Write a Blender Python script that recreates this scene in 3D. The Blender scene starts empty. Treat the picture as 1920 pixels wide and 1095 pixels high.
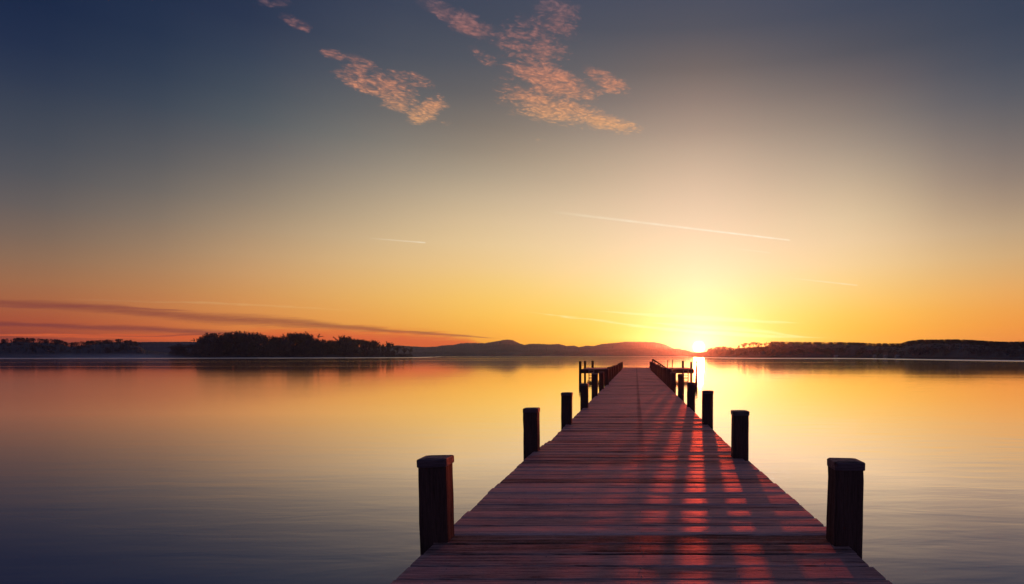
import bpy, math, random
import numpy as np
from mathutils import Vector, Matrix, Euler
R = math.radians
SC = bpy.context.scene
COL = SC.collection
rnd = random.Random(7)

# ------------------------------------------------------------------ camera
FPX, CX, HY = 1150.0, 1192.0, 667.0        # focal length and vanishing point in photo pixels
DECK_Z, EYE = 0.76, 1.12
CAMZ = DECK_Z + EYE
cd = bpy.data.cameras.new("camera"); cam = bpy.data.objects.new("camera", cd); COL.objects.link(cam)
cd.sensor_width = 36.0; cd.lens = 36.0 * FPX / 1920.0
cd.shift_x = (960.0 - CX) / 1920.0; cd.shift_y = (HY - 547.5) / 1920.0
cd.clip_start = 0.05; cd.clip_end = 300000.0
cam.location = (0, 0, CAMZ); cam.rotation_euler = (R(90), 0, 0)
SC.camera = cam
SC.render.resolution_x, SC.render.resolution_y = 1024, 584
SC.view_settings.view_transform = 'Standard'; SC.view_settings.look = 'None'
SC.view_settings.exposure = 0.0; SC.view_settings.gamma = 1.0
SC.cycles.use_denoising = True
SC.cycles.volume_bounces = 1; SC.cycles.max_bounces = 8; SC.cycles.transparent_max_bounces = 16

SUN_AZ, SUN_EL = 5.88, 0.80                 # degrees right of the jetty's axis, above the horizon
def s2l(c):
    c = np.asarray(c, float) / 255.0
    return np.where(c <= 0.04045, c / 12.92, ((c + 0.055) / 1.055) ** 2.4)

# ------------------------------------------------------------------ node helper
class N:
    def __init__(s, tree): s.t = tree
    def new(s, typ, **kw):
        n = s.t.nodes.new(typ)
        for k, v in kw.items(): setattr(n, k, v)
        return n
    def link(s, a, b): s.t.links.new(a, b)
    def put(s, sock, v):
        if isinstance(v, bpy.types.NodeSocket): s.link(v, sock)
        elif v is not None: sock.default_value = v
    def m(s, op, a, b=None, c=None, clamp=False):
        n = s.new('ShaderNodeMath', operation=op, use_clamp=clamp)
        s.put(n.inputs[0], a); s.put(n.inputs[1], b); s.put(n.inputs[2], c)
        return n.outputs[0]
    def mr(s, v, a, b, c=0.0, d=1.0, typ='LINEAR'):
        n = s.new('ShaderNodeMapRange', interpolation_type=typ, clamp=True)
        for i, x in enumerate((v, a, b, c, d)): s.put(n.inputs[i], x)
        return n.outputs[0]
    def mix(s, f, a, b, blend='MIX'):
        n = s.new('ShaderNodeMix', data_type='RGBA', blend_type=blend)
        s.put(n.inputs[0], f); s.put(n.inputs[6], a); s.put(n.inputs[7], b)
        return n.outputs[2]
    def comb(s, x, y, z):
        n = s.new('ShaderNodeCombineXYZ')
        for i, v in enumerate((x, y, z)): s.put(n.inputs[i], v)
        return n.outputs[0]
    def ramp(s, f, stops, interp='LINEAR'):
        n = s.new('ShaderNodeValToRGB'); cr = n.color_ramp; cr.interpolation = interp
        while len(cr.elements) < len(stops): cr.elements.new(0.5)
        for e, (p, c) in zip(cr.elements, stops): e.position = p
        for e, (p, c) in zip(cr.elements, stops):
            e.position = p
            c = (c, c, c) if isinstance(c, (int, float)) else c
            e.color = (float(c[0]), float(c[1]), float(c[2]), 1.0)
        s.put(n.inputs[0], f)
        return n.outputs[0]
    def noise(s, vec, scale, detail=4.0, rough=0.55, dist=0.0, out=0):
        n = s.new('ShaderNodeTexNoise')
        s.put(n.inputs['Vector'], vec); n.inputs['Scale'].default_value = scale
        n.inputs['Detail'].default_value = detail; n.inputs['Roughness'].default_value = rough
        n.inputs['Distortion'].default_value = dist
        return n.outputs[out]
    def curve(s, v, pts):
        n = s.new('ShaderNodeFloatCurve'); c = n.mapping.curves[0]
        n.mapping.use_clip = False
        while len(c.points) < len(pts): c.points.new(0.5, 0.5)
        for p, (x, y) in zip(c.points, pts): p.location = (x, y)
        for p in c.points: p.handle_type = 'AUTO_CLAMPED'
        n.mapping.update(); s.put(n.inputs['Value'], v)
        return n.outputs[0]

# ------------------------------------------------------------------ sky
SKY_COLS = {   # colours of the evening sky, read along bearings given by photo column; rows are photo heights
 40:  [(0,24,38,72),(100,36,48,78),(200,58,66,84),(300,76,80,90),(400,108,98,94),(450,130,106,90),(500,152,112,84),(550,172,108,70),(600,176,84,54),(635,160,66,46),(667,135,58,48)],
 480: [(0,38,48,78),(100,56,66,88),(200,78,86,96),(250,94,98,102),(300,115,108,105),(350,135,125,112),(400,160,140,118),(450,185,155,120),(500,205,160,112),(550,218,155,90),(600,232,148,72),(640,235,120,52),(667,215,100,50)],
 890: [(0,64,70,92),(100,82,85,98),(200,112,106,104),(250,138,126,114),(300,160,146,128),(350,190,172,145),(400,215,190,152),(450,232,203,155),(500,242,205,140),(550,250,205,110),(600,253,195,80),(640,252,172,52),(667,245,150,45)],
 1120:[(0,70,75,97),(100,94,92,100),(200,135,122,116),(300,186,166,143),(400,230,204,168),(450,242,216,172),(500,250,223,166),(550,253,226,145),(600,255,218,95),(640,255,206,55),(667,250,180,40)],
 1310:[(0,72,77,98),(100,104,96,100),(150,130,114,108),(200,155,135,125),(250,178,155,138),(300,205,180,155),(350,225,197,167),(400,240,212,178),(450,250,225,185),(500,253,236,188),(550,254,243,185),(600,255,240,150),(640,255,232,110),(667,255,220,80)],
 1450:[(0,70,75,97),(100,97,92,99),(200,145,129,120),(300,193,171,149),(400,233,206,170),(450,245,218,176),(500,252,227,174),(550,255,235,155),(600,255,228,110),(640,255,215,70),(667,250,190,50)],
 1600:[(0,66,72,94),(100,88,86,96),(150,112,102,104),(200,132,120,114),(250,155,140,128),(300,180,162,142),(350,205,182,152),(400,225,200,162),(450,240,210,165),(500,248,215,155),(550,252,213,125),(600,254,205,80),(640,254,192,50),(667,248,165,42)],
 1880:[(0,55,64,88),(100,70,76,94),(200,98,97,104),(250,118,110,108),(300,135,122,115),(350,155,136,120),(400,180,155,128),(450,205,175,135),(500,222,178,120),(550,240,175,95),(600,250,165,65),(640,252,155,56),(667,240,135,52)],
}
def build_world():
    w = bpy.data.worlds.new("World"); SC.world = w; w.use_nodes = True
    nt = w.node_tree; nt.nodes.clear(); n = N(nt)
    out = n.new('ShaderNodeOutputWorld'); bg = n.new('ShaderNodeBackground')
    tc = n.new('ShaderNodeTexCoord'); sep = n.new('ShaderNodeSeparateXYZ')
    n.link(tc.outputs['Generated'], sep.inputs[0]); x, y, z = sep.outputs
    el = n.m('MULTIPLY', n.m('ARCSINE', z), 180 / math.pi)
    az = n.m('MULTIPLY', n.m('ARCTAN2', x, y), 180 / math.pi)
    azf = n.m('MULTIPLY_ADD', az, 1 / 360.0, 0.5)
    # table on elevation rows x azimuth stops
    rows = [0, 1.2, 2.4, 3.7, 5, 6.5, 8, 10, 12, 14, 16, 18, 20, 22.5, 25, 28, 32, 40, 60, 90]
    cols = []
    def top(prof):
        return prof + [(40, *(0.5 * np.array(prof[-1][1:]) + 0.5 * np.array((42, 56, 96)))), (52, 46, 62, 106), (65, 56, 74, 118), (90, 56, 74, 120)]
    prof = {}
    for px, lst in SKY_COLS.items():
        lst = [(q[0], q[1] - 4 * max(0, 1 - q[0] / 330), q[2] - 1 * max(0, 1 - q[0] / 330), q[3] - 3 * max(0, 1 - q[0] / 330)) for q in lst]
        a = math.atan((px - CX) / FPX)
        p = sorted((math.degrees(math.atan((HY - yy) / FPX * math.cos(a))), r, g, b) for yy, r, g, b in lst)
        prof[px] = top(p); cols.append((math.degrees(a), prof[px]))
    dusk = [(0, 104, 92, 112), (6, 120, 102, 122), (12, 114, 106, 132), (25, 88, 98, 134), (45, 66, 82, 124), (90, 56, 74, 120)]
    pa, pb = np.array(prof[480]), np.array(prof[890]); es = np.linspace(0, 33, 14)
    mid = [(e, *[.5 * (np.interp(e, pa[:, 0], pa[:, k]) + np.interp(e, pb[:, 0], pb[:, k])) + min(1, e / 8) * (7, 6, 4)[k - 1] for k in (1, 2, 3)]) for e in es]
    cols.append((math.degrees(math.atan((690 - CX) / FPX)), mid + [q for q in prof[480] if q[0] > 33.5]))
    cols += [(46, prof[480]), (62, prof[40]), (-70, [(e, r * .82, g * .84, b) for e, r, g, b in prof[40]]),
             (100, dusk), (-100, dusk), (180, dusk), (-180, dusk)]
    cols.sort(key=lambda c: c[0])
    A = np.array([c[0] for c in cols])
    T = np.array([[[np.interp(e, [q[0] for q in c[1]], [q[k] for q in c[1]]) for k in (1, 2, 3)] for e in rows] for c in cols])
    stops = [-180, -110, -85, -70, -58, -50, -44, -38, -32, -26, -21, -16, -12, -8, -4.5, -1, 2, 5.86, 9, 12, 15, 19, 23, 27, 31, 36, 43, 52, 64, 85, 110, 180]
    def hermite(t, ys):     # monotone cubic through the columns
        h = np.diff(A); d = np.diff(ys) / h; m = np.zeros(len(A))
        for i in range(1, len(A) - 1):
            if d[i-1] * d[i] > 0:
                w1, w2 = 2 * h[i] + h[i-1], h[i] + 2 * h[i-1]
                m[i] = (w1 + w2) / (w1 / d[i-1] + w2 / d[i])
        i = min(max(np.searchsorted(A, t) - 1, 0), len(A) - 2); s = (t - A[i]) / h[i]
        return (ys[i] * (2*s**3 - 3*s**2 + 1) + m[i] * h[i] * (s**3 - 2*s**2 + s)
                + ys[i+1] * (-2*s**3 + 3*s**2) + m[i+1] * h[i] * (s**3 - s**2))
    col = None
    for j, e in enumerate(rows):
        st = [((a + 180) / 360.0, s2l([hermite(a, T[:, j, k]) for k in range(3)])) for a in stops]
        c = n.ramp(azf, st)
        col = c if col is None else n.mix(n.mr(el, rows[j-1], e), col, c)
    # clear-sky term
    sky = n.new('ShaderNodeTexSky', sky_type='NISHITA'); sky.sun_disc = False
    sky.sun_elevation = R(SUN_EL); sky.sun_rotation = R(SUN_AZ)
    col = n.mix(0.05, col, n.mix(1.0, sky.outputs[0], (0.12, 0.12, 0.12, 1), 'MULTIPLY'))
    # ---- clouds, as functions of bearing: u, v are tangents of azimuth and elevation ahead of the jetty
    front = n.m('GREATER_THAN', y, 0.05); ysafe = n.m('MAXIMUM', y, 0.05)
    u = n.m('DIVIDE', x, ysafe); v = n.m('DIVIDE', z, ysafe)
    zs = n.m('MAXIMUM', z, 0.02)
    plane = n.comb(n.m('DIVIDE', x, zs), n.m('DIVIDE', y, zs), 0.0)     # a level cloud sheet
    big = n.noise(plane, 7.0, 3.0, 0.6); fine = n.noise(plane, 30.0, 7.0, 0.70, 1.0)
    wob = n.m('MULTIPLY', n.m('SUBTRACT', n.noise(plane, 5.0, 4.0, 0.65), 0.5), 1.3)
    vor = n.new('ShaderNodeTexVoronoi', feature='SMOOTH_F1'); vor.inputs['Scale'].default_value = 44.0
    vor.inputs['Smoothness'].default_value = 0.5
    wn = n.new('ShaderNodeTexNoise'); n.link(plane, wn.inputs['Vector']); wn.inputs['Scale'].default_value = 14.0
    wv = n.new('ShaderNodeVectorMath', operation='MULTIPLY_ADD')
    n.link(wn.outputs['Color'], wv.inputs[0]); wv.inputs[1].default_value = (0.09, 0.09, 0.09); n.link(plane, wv.inputs[2])
    n.link(wv.outputs[0], vor.inputs['Vector'])
    puff = n.m('SUBTRACT', 1.0, n.m('MULTIPLY', vor.outputs['Distance'], 1.5))
    tex = n.m('ADD', n.m('MULTIPLY', fine, 0.95), n.m('ADD', n.m('MULTIPLY', big, 0.80), n.m('SUBTRACT', n.m('MULTIPLY', puff, 0.32), .28)))
    def blob(px, py, rx, ry, ang, amp=1.0):
        ca, sa = math.cos(R(ang)), math.sin(R(ang))
        du = n.m('SUBTRACT', u, (px - CX) / FPX); dv = n.m('SUBTRACT', v, (HY - py) / FPX)
        a = n.m('DIVIDE', n.m('ADD', n.m('MULTIPLY', du, ca), n.m('MULTIPLY', dv, -sa)), rx / FPX)
        b = n.m('DIVIDE', n.m('ADD', n.m('MULTIPLY', du, sa), n.m('MULTIPLY', dv, ca)), ry / FPX)
        r2 = n.m('ADD', n.m('MULTIPLY', a, a), n.m('MULTIPLY', b, b))
        r = n.m('ADD', n.m('MULTIPLY', n.m('SQRT', r2), .85), wob)
        return n.m('MULTIPLY', n.mr(r, 1.25, 0.35, 0, 1, 'SMOOTHSTEP'), amp)
    blobs = [blob(672, 150, 60, 24, 22), blob(735, 172, 84, 30, 22, .92), blob(770, 150, 60, 16, 15, .75), blob(690, 128, 50, 14, 30, .7), blob(800, 205, 42, 26, -30), blob(622, 102, 34, 12, 15, .85),
             blob(555, 44, 40, 13, 25, .8), blob(515, 3, 34, 12, 5, .8), blob(850, 232, 40, 6, 5, .55),
             blob(855, 30, 90, 26, 30, .9), blob(810, 3, 40, 10, 10, .7),
             blob(1000, 90, 88, 58, 38, .85), blob(1030, 150, 100, 40, 28), blob(960, 172, 55, 32, 20, .8), blob(1050, 205, 95, 38, 12), blob(1140, 232, 70, 22, 12),
             blob(1045, 30, 60, 44, 50, .8), blob(1135, 150, 56, 18, 28, .9), blob(905, 108, 34, 16, 30, .75), blob(1010, 262, 14, 5, 0, .5),
             blob(1300, 4, 130, 14, -3, .3), blob(1205, 430, 17, 6, 0, .42)]
    mask = blobs[0]
    for b in blobs[1:]: mask = n.m('MAXIMUM', mask, b)
    dens = n.mr(n.m('ADD', tex, n.m('MULTIPLY', n.m('SUBTRACT', mask, 1.0), 0.75)), 0.32, 1.08, 0, 1, 'SMOOTHSTEP')
    dens = n.m('MULTIPLY', n.m('MULTIPLY', dens, n.mr(mask, 0.0, 0.55)), front)
    hgt = n.mr(v, 0.36, 0.58)
    ccol = n.ramp(hgt, [(0, s2l((252, 186, 126))), (.35, s2l((236, 154, 116))), (.7, s2l((196, 128, 116))), (1, s2l((142, 108, 114)))])
    shade = n.mr(n.m('ADD', fine, n.m('MULTIPLY', puff, .3)), 0.35, 0.95, 0.72, 1.08)
    ccol = n.mix(1.0, ccol, n.comb(shade, shade, shade), 'MULTIPLY')
    veil = n.mr(n.m('ADD', n.m('MULTIPLY', big, .7), n.m('ADD', n.m('MULTIPLY', fine, .4), n.m('MULTIPLY', n.m('SUBTRACT', mask, 1.0), .45))), .26, .80, 0, .26, 'SMOOTHSTEP')
    veil = n.m('MULTIPLY', n.m('MULTIPLY', veil, n.mr(mask, 0.0, .4)), front)
    col = n.mix(veil, col, ccol)
    col = n.mix(n.m('MULTIPLY', dens, 0.78), col, ccol)
    # low streaks and bands
    pxn = n.m('DIVIDE', n.m('MULTIPLY_ADD', u, FPX, CX), 1920.0)
    sv = n.comb(n.m('MULTIPLY', u, 5.0), n.m('MULTIPLY', v, 90.0), 0.0)
    sn = n.noise(sv, 2.2, 5.0, 0.6); sn2 = n.noise(sv, 6.0, 4.0, 0.6)
    pyv = n.m('MULTIPLY_ADD', v, -FPX, HY)                       # height below the zenith along the bearing, in the table's units
    def streak(cpts, tpts, col_in, colour, amp, lo=.25, hi=.75):
        c = n.m('MULTIPLY', n.curve(pxn, [(a / 1920, (b - 500) / 200) for a, b in cpts]), 200.0)
        t = n.m('MULTIPLY', n.curve(pxn, [(a / 1920, b / 40) for a, b in tpts]), 40.0)
        d = n.m('ABSOLUTE', n.m('DIVIDE', n.m('SUBTRACT', n.m('SUBTRACT', pyv, 500.0), n.m('MULTIPLY_ADD', n.m('SUBTRACT', sn, .5), 9.0, c)), n.m('MAXIMUM', t, 0.01)))
        k = n.m('MULTIPLY', n.mr(n.m('MULTIPLY_ADD', n.m('SUBTRACT', sn2, .5), 1.3, d), 1.4, 0.1, 0, 1, 'SMOOTHSTEP'), n.mr(sn2, lo, hi, 0.5, 1.0))
        k = n.m('MULTIPLY', n.m('MULTIPLY', k, n.mr(t, 0.05, 1.5)), n.m('MULTIPLY', front, amp))
        return n.mix(k, col_in, colour)
    C = lambda r, g, b: (*[float(q) for q in s2l((r, g, b))], 1.0)
    col = streak([(0, 628), (560, 636), (700, 639), (800, 644), (960, 650), (1920, 650)], [(0, 2), (380, 8), (560, 22), (720, 24), (860, 18), (970, 0), (1920, 0)], col, C(226, 98, 46), 1.0, .0, .35)
    col = streak([(0, 568), (110, 573), (200, 579), (300, 589), (400, 597), (520, 603), (620, 611), (720, 619), (860, 629), (960, 635), (1920, 640)], [(0, 7), (150, 8.5), (300, 9), (450, 11), (560, 9), (660, 6), (760, 3.5), (880, 2), (970, 0), (1920, 0)], col, C(134, 68, 58), .88)
    col = streak([(0, 575), (150, 574), (300, 580), (380, 583), (1920, 583)], [(0, 2), (150, 2.5), (300, 2.2), (390, 0), (1920, 0)], col, C(140, 72, 62), .7)
    col = streak([(0, 607), (80, 610), (180, 614), (300, 618), (400, 624), (520, 628), (1920, 630)], [(0, 4.5), (120, 5), (300, 6), (420, 5), (560, 0), (1920, 0)], col, C(118, 56, 58), .85)
    col = streak([(0, 630), (260, 630), (380, 627), (470, 632), (1920, 632)], [(0, 0), (230, 1.4), (370, 1.6), (440, 0), (1920, 0)], col, C(130, 60, 56), .7)
    bright = C(255, 250, 190)
    for cp, tp, am in (([(0, 560), (200, 563), (480, 572), (700, 583), (1920, 600)], [(0, 0), (190, .6), (420, 1.5), (620, 1.2), (760, 0), (1920, 0)], .10),
                       ([(0, 590), (940, 583), (1080, 596), (1215, 613), (1330, 624), (1500, 632), (1920, 640)], [(0, 0), (930, 0), (1060, 1.6), (1250, 3), (1400, 4), (1510, 2), (1580, 0), (1920, 0)], .5),
                       ([(0, 580), (1080, 582), (1200, 589), (1350, 598), (1500, 606), (1920, 620)], [(0, 0), (1070, 0), (1180, 2.2), (1330, 5), (1440, 3), (1540, 0), (1920, 0)], .5),
                       ([(0, 606), (1180, 604), (1300, 612), (1420, 620), (1540, 634), (1920, 640)], [(0, 0), (1180, 0), (1270, 3), (1360, 5), (1450, 3), (1570, 0), (1920, 0)], .45)):
        col = streak(cp, tp, col, bright, am)
    # vapour trails
    def contrail(x0, y0, x1, y1, w0, w1, amp):
        t = n.mr(pxn, x0 / 1920, x1 / 1920)
        d = n.m('ABSOLUTE', n.m('DIVIDE', n.m('SUBTRACT', pyv, n.m('MULTIPLY_ADD', n.m('DIVIDE', n.m('SUBTRACT', pxn, x0 / 1920), (x1 - x0) / 1920), y1 - y0, y0)), n.mr(t, 0, 1, w0, w1)))
        rag = n.mr(n.noise(n.comb(n.m('MULTIPLY', pxn, 90.0), n.m('MULTIPLY', v, 40.0), 0), 1.0, 4, .65), .3, .65, .45, 1)
        k = n.m('MULTIPLY', n.m('MULTIPLY', n.mr(d, 1.0, 0.1, 0, 1, 'SMOOTHSTEP'), rag), n.curve(t, [(0, 0), (.12, .25), (.5, .7), (.9, 1), (.99, .9), (1, 0)]))
        return n.mix(n.m('MULTIPLY', n.m('MULTIPLY', k, front), amp), col, C(255, 246, 222))
    col = contrail(1030, 396.5, 1482, 450.5, 4.0, 2.2, .85)
    col = contrail(690, 446.5, 798, 455, 1.8, 1.8, .5)
    col = contrail(1370, 465, 1445, 474, 2.2, 2.2, .25)
    col = contrail(1470, 520, 1608, 535, 2.2, 2.0, .4)
    # ---- the sun and its glow
    sd = Vector((math.sin(R(SUN_AZ)) * math.cos(R(SUN_EL)), math.cos(R(SUN_AZ)) * math.cos(R(SUN_EL)), math.sin(R(SUN_EL))))
    dot = n.new('ShaderNodeVectorMath', operation='DOT_PRODUCT'); n.link(tc.outputs['Generated'], dot.inputs[0]); dot.inputs[1].default_value = sd
    ang = n.m('MULTIPLY', n.m('ARCCOSINE', n.m('MINIMUM', dot.outputs['Value'], 1.0)), 180 / math.pi)
    def glow(w, p, c, amp):
        k = n.m('MULTIPLY', n.m('EXPONENT', n.m('MULTIPLY', n.m('POWER', n.m('DIVIDE', ang, w), p), -1.0)), amp)
        return n.mix(1.0, (c[0], c[1], c[2], 1), n.comb(k, k, k), 'MULTIPLY')
    for g in (glow(0.42, 4, (1, .92, .7), 14.0), glow(1.7, 1.15, (1, .74, .22), 1.7), glow(4.4, 1.5, (.7, .82, .36), .13)):
        col = n.mix(1.0, col, g, 'ADD')
    col = n.mix(n.mr(el, -0.6, -3.0), col, (0.03, 0.03, 0.045, 1))
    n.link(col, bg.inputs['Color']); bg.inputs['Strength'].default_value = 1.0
    n.link(bg.outputs[0], out.inputs['Surface'])
build_world()

# ------------------------------------------------------------------ sun
sl = bpy.data.lights.new("sun", 'SUN'); so = bpy.data.objects.new("sun", sl); COL.objects.link(so)
sl.energy = 3.3; sl.angle = R(0.9); sl.color = (1.0, 0.14, 0.035)
d = Vector((math.sin(R(SUN_AZ)) * math.cos(R(SUN_EL)), math.cos(R(SUN_AZ)) * math.cos(R(SUN_EL)), math.sin(R(SUN_EL))))
so.rotation_euler = (-d).to_track_quat('-Z', 'Y').to_euler(); so.location = (0, 0, 60)

# ------------------------------------------------------------------ object helpers
class MB:
    def __init__(s): s.v, s.f = [], []
    def add(s, vs, fs):
        o = len(s.v); s.v += [tuple(p) for p in vs]; s.f += [tuple(i + o for i in f) for f in fs]
    def box(s, x0, x1, y0, y1, z0, z1, M=None):
        vs = [Vector((x, y, z)) for z in (z0, z1) for y in (y0, y1) for x in (x0, x1)]
        if M is not None: vs = [M @ p for p in vs]
        s.add(vs, [(0, 2, 3, 1), (4, 5, 7, 6), (0, 1, 5, 4), (1, 3, 7, 5), (3, 2, 6, 7), (2, 0, 4, 6)])
    def tube(s, pts, rad, k=6, cap=True):
        pts = [Vector(p) for p in pts]; rings = []
        for i, p in enumerate(pts):
            t = (pts[min(i+1, len(pts)-1)] - pts[max(i-1, 0)]).normalized()
            a = t.orthogonal().normalized() if abs(t.z) > .95 else t.cross(Vector((0, 0, 1))).normalized()
            b = t.cross(a); r = rad[i] if isinstance(rad, (list, tuple)) else rad
            rings.append([p + (a * math.cos(2*math.pi*j/k) + b * math.sin(2*math.pi*j/k)) * r for j in range(k)])
        vs = [q for r in rings for q in r]; fs = []
        for i in range(len(pts) - 1):
            for j in range(k): fs.append((i*k+j, i*k+(j+1) % k, (i+1)*k+(j+1) % k, (i+1)*k+j))
        if cap: fs += [tuple(range(k))[::-1], tuple((len(pts)-1)*k + j for j in range(k))]
        s.add(vs, fs)
    def loft(s, sections):
        k = len(sections[0]); vs = [q for r in sections for q in r]; fs = []
        for i in range(len(sections) - 1):
            for j in range(k): fs.append((i*k+j, i*k+(j+1) % k, (i+1)*k+(j+1) % k, (i+1)*k+j))
        fs += [tuple(range(k))[::-1], tuple((len(sections)-1)*k + j for j in range(k))]
        s.add(vs, fs)
    def mesh(s, name, mat=None, smooth=False):
        me = bpy.data.meshes.new(name); me.from_pydata(s.v, [], s.f); me.update()
        if mat: me.materials.append(mat)
        if smooth: me.polygons.foreach_set('use_smooth', [True] * len(me.polygons))
        return me
    def build(s, name, mat=None, parent=None, smooth=False):
        return link(name, s.mesh(name, mat, smooth), parent)
def link(name, me, parent=None):
    o = bpy.data.objects.new(name, me); COL.objects.link(o)
    if parent: o.parent = parent
    return o
def tag(o, label=None, cat=None, group=None, kind=None):
    for k, v in (('label', label), ('category', cat), ('group', group), ('kind', kind)):
        if v: o[k] = v
    return o
def empty(name, loc=(0, 0, 0)):
    o = bpy.data.objects.new(name, None); COL.objects.link(o); o.location = loc; o.empty_display_size = .2
    return o
def material(name):
    m = bpy.data.materials.new(name); m.use_nodes = True; m.node_tree.nodes.clear(); n = N(m.node_tree)
    out = n.new('ShaderNodeOutputMaterial'); return m, n, out
def at(px, py, dist): return Vector(((px - CX) / FPX * dist, dist, CAMZ + (HY - py) / FPX * dist))

# ------------------------------------------------------------------ materials
def mat_wood(name, c0, c1, along, rough=(.38, .62), bump=.004, gloss=(1, 1, 1), gl=.5, worn=False):
    m, n, out = material(name)
    df = n.new('ShaderNodeBsdfDiffuse'); gs = n.new('ShaderNodeBsdfGlossy', distribution='GGX'); mx = n.new('ShaderNodeMixShader')
    g2 = n.new('ShaderNodeBsdfGlossy', distribution='GGX'); m2 = n.new('ShaderNodeMixShader'); m2.inputs[0].default_value = .22 if worn else 0.0
    g2.inputs['Color'].default_value = (*gloss, 1); n.link(gs.outputs[0], m2.inputs[1]); n.link(g2.outputs[0], m2.inputs[2])
    n.link(df.outputs[0], mx.inputs[1]); n.link(m2.outputs[0], mx.inputs[2]); n.link(mx.outputs[0], out.inputs[0])
    tc = n.new('ShaderNodeTexCoord'); g = n.new('ShaderNodeNewGeometry')
    rv = g.outputs['Random Per Island']
    off = n.comb(n.m('MULTIPLY', rv, 37.0), n.m('MULTIPLY', rv, 91.0), n.m('MULTIPLY', rv, 13.0))
    def stretched(sx, sy, sz):
        vm = n.new('ShaderNodeVectorMath', operation='MULTIPLY_ADD'); n.link(tc.outputs['Object'], vm.inputs[0])
        vm.inputs[1].default_value = (sx, sy, sz); n.link(off, vm.inputs[2]); return vm.outputs[0]
    ax = lambda a, b: {'x': (a, b, b), 'z': (b, b, a)}[along]
    gr = n.noise(stretched(*ax(1.4, 34)), 1.0, 6.0, 0.62, 0.5); pat = n.noise(stretched(*ax(1.1, 6)), 1.0, 4.0, 0.6)
    fib = n.noise(stretched(*ax(9, 190)), 1.0, 3.0, 0.65); grit = n.noise(stretched(*ax(60, 130)), 1.0, 2.0, 0.6)
    f = n.m('ADD', n.m('MULTIPLY', gr, .7), n.m('ADD', n.m('MULTIPLY', pat, .55), n.m('MULTIPLY', n.m('SUBTRACT', rv, .15), .50)))
    f = n.m('ADD', f, n.m('MULTIPLY', n.m('SUBTRACT', fib, .5), .9))
    col = n.mix(n.mr(f, .50, 1.12), (*c0, 1), (*c1, 1))
    crack = n.mr(gr, .33, .39, 0.25, 1.0, 'SMOOTHSTEP')
    col = n.mix(1.0, col, n.comb(crack, crack, crack), 'MULTIPLY')
    knot = n.new('ShaderNodeTexVoronoi'); n.link(stretched(*ax(1.3, 4.5)), knot.inputs['Vector']); knot.inputs['Scale'].default_value = 1.0
    kk = n.mr(n.m('ADD', knot.outputs['Distance'], n.m('MULTIPLY', gr, .08)), .07, .12, .35, 1.0, 'SMOOTHSTEP')
    col = n.mix(1.0, col, n.comb(kk, kk, kk), 'MULTIPLY')
    if worn:    # the darker trodden line over the middle joist
        sp = n.new('ShaderNodeSeparateXYZ'); n.link(tc.outputs['Object'], sp.inputs[0])
        dx = n.m('ABSOLUTE', n.m('SUBTRACT', sp.outputs[0], n.m('MULTIPLY_ADD', pat, .05, .045)))
        k = n.mr(dx, .06, .015, 0, .7, 'SMOOTHSTEP')
        worn_k = n.m('MULTIPLY', k, n.mr(sp.outputs[1], 5.0, 13.0, 0.1, 1))
        col = n.mix(worn_k, col, (c0[0] * .35, c0[1] * .35, c0[2] * .4, 1))
    n.link(col, df.inputs['Color'])
    n.link(n.mr(n.m('ADD', n.m('MULTIPLY', pat, .6), n.m('ADD', n.m('MULTIPLY', fib, .3), n.m('MULTIPLY', rv, .25))), .35, .85, rough[0], rough[1]), gs.inputs['Roughness'])
    gs.inputs['Color'].default_value = (*gloss, 1)
    fr = n.new('ShaderNodeLayerWeight'); fr.inputs['Blend'].default_value = .5
    fac = n.ramp(fr.outputs['Facing'], [(0, .02), (.5, .05), (.7, .14), (.85, .36), (.93, .6), (1, .9)])
    fac = n.m('MULTIPLY', n.m('MULTIPLY', fac, n.mr(rv, 0, 1, .7, 1.3)), 1.0)
    fac = n.m('MULTIPLY', n.m('MULTIPLY', fac, n.mr(n.m('ADD', n.m('MULTIPLY', gr, .38), n.m('ADD', n.m('MULTIPLY', grit, .30), n.m('ADD', n.m('MULTIPLY', fib, .2), n.m('MULTIPLY', pat, .22)))), .43, .66, .12, 1.9)), gl)
    if worn: fac = n.m('MULTIPLY', fac, n.m('SUBTRACT', 1.0, n.m('MULTIPLY', worn_k, .6)))
    n.link(n.m('MINIMUM', fac, .95), mx.inputs[0])
    bp = n.new('ShaderNodeBump'); bp.inputs['Strength'].default_value = 1.0; bp.inputs['Distance'].default_value = bump
    n.link(n.m('ADD', n.m('MULTIPLY', gr, .9), n.m('ADD', n.m('MULTIPLY', fib, .35), n.m('ADD', n.m('MULTIPLY', grit, .35), n.m('MULTIPLY', pat, .9)))), bp.inputs['Height'])
    n.link(bp.outputs[0], df.inputs['Normal']); n.link(bp.outputs[0], gs.inputs['Normal'])
    b2 = n.new('ShaderNodeBump'); b2.inputs['Distance'].default_value = bump * .45; n.link(bp.inputs['Height'].links[0].from_socket, b2.inputs['Height']); n.link(b2.outputs[0], g2.inputs['Normal'])
    g2.inputs['Roughness'].default_value = .45
    return m
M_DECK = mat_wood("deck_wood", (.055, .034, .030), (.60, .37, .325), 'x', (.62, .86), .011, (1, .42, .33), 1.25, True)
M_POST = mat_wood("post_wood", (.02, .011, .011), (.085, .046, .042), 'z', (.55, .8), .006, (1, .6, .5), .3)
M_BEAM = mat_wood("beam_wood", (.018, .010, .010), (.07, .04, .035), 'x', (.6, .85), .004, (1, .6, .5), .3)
M_CAP = mat_wood("cap_wood", (.03, .018, .022), (.13, .08, .095), 'x', (.45, .65), .004, (1, .7, .65), .6)
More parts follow.
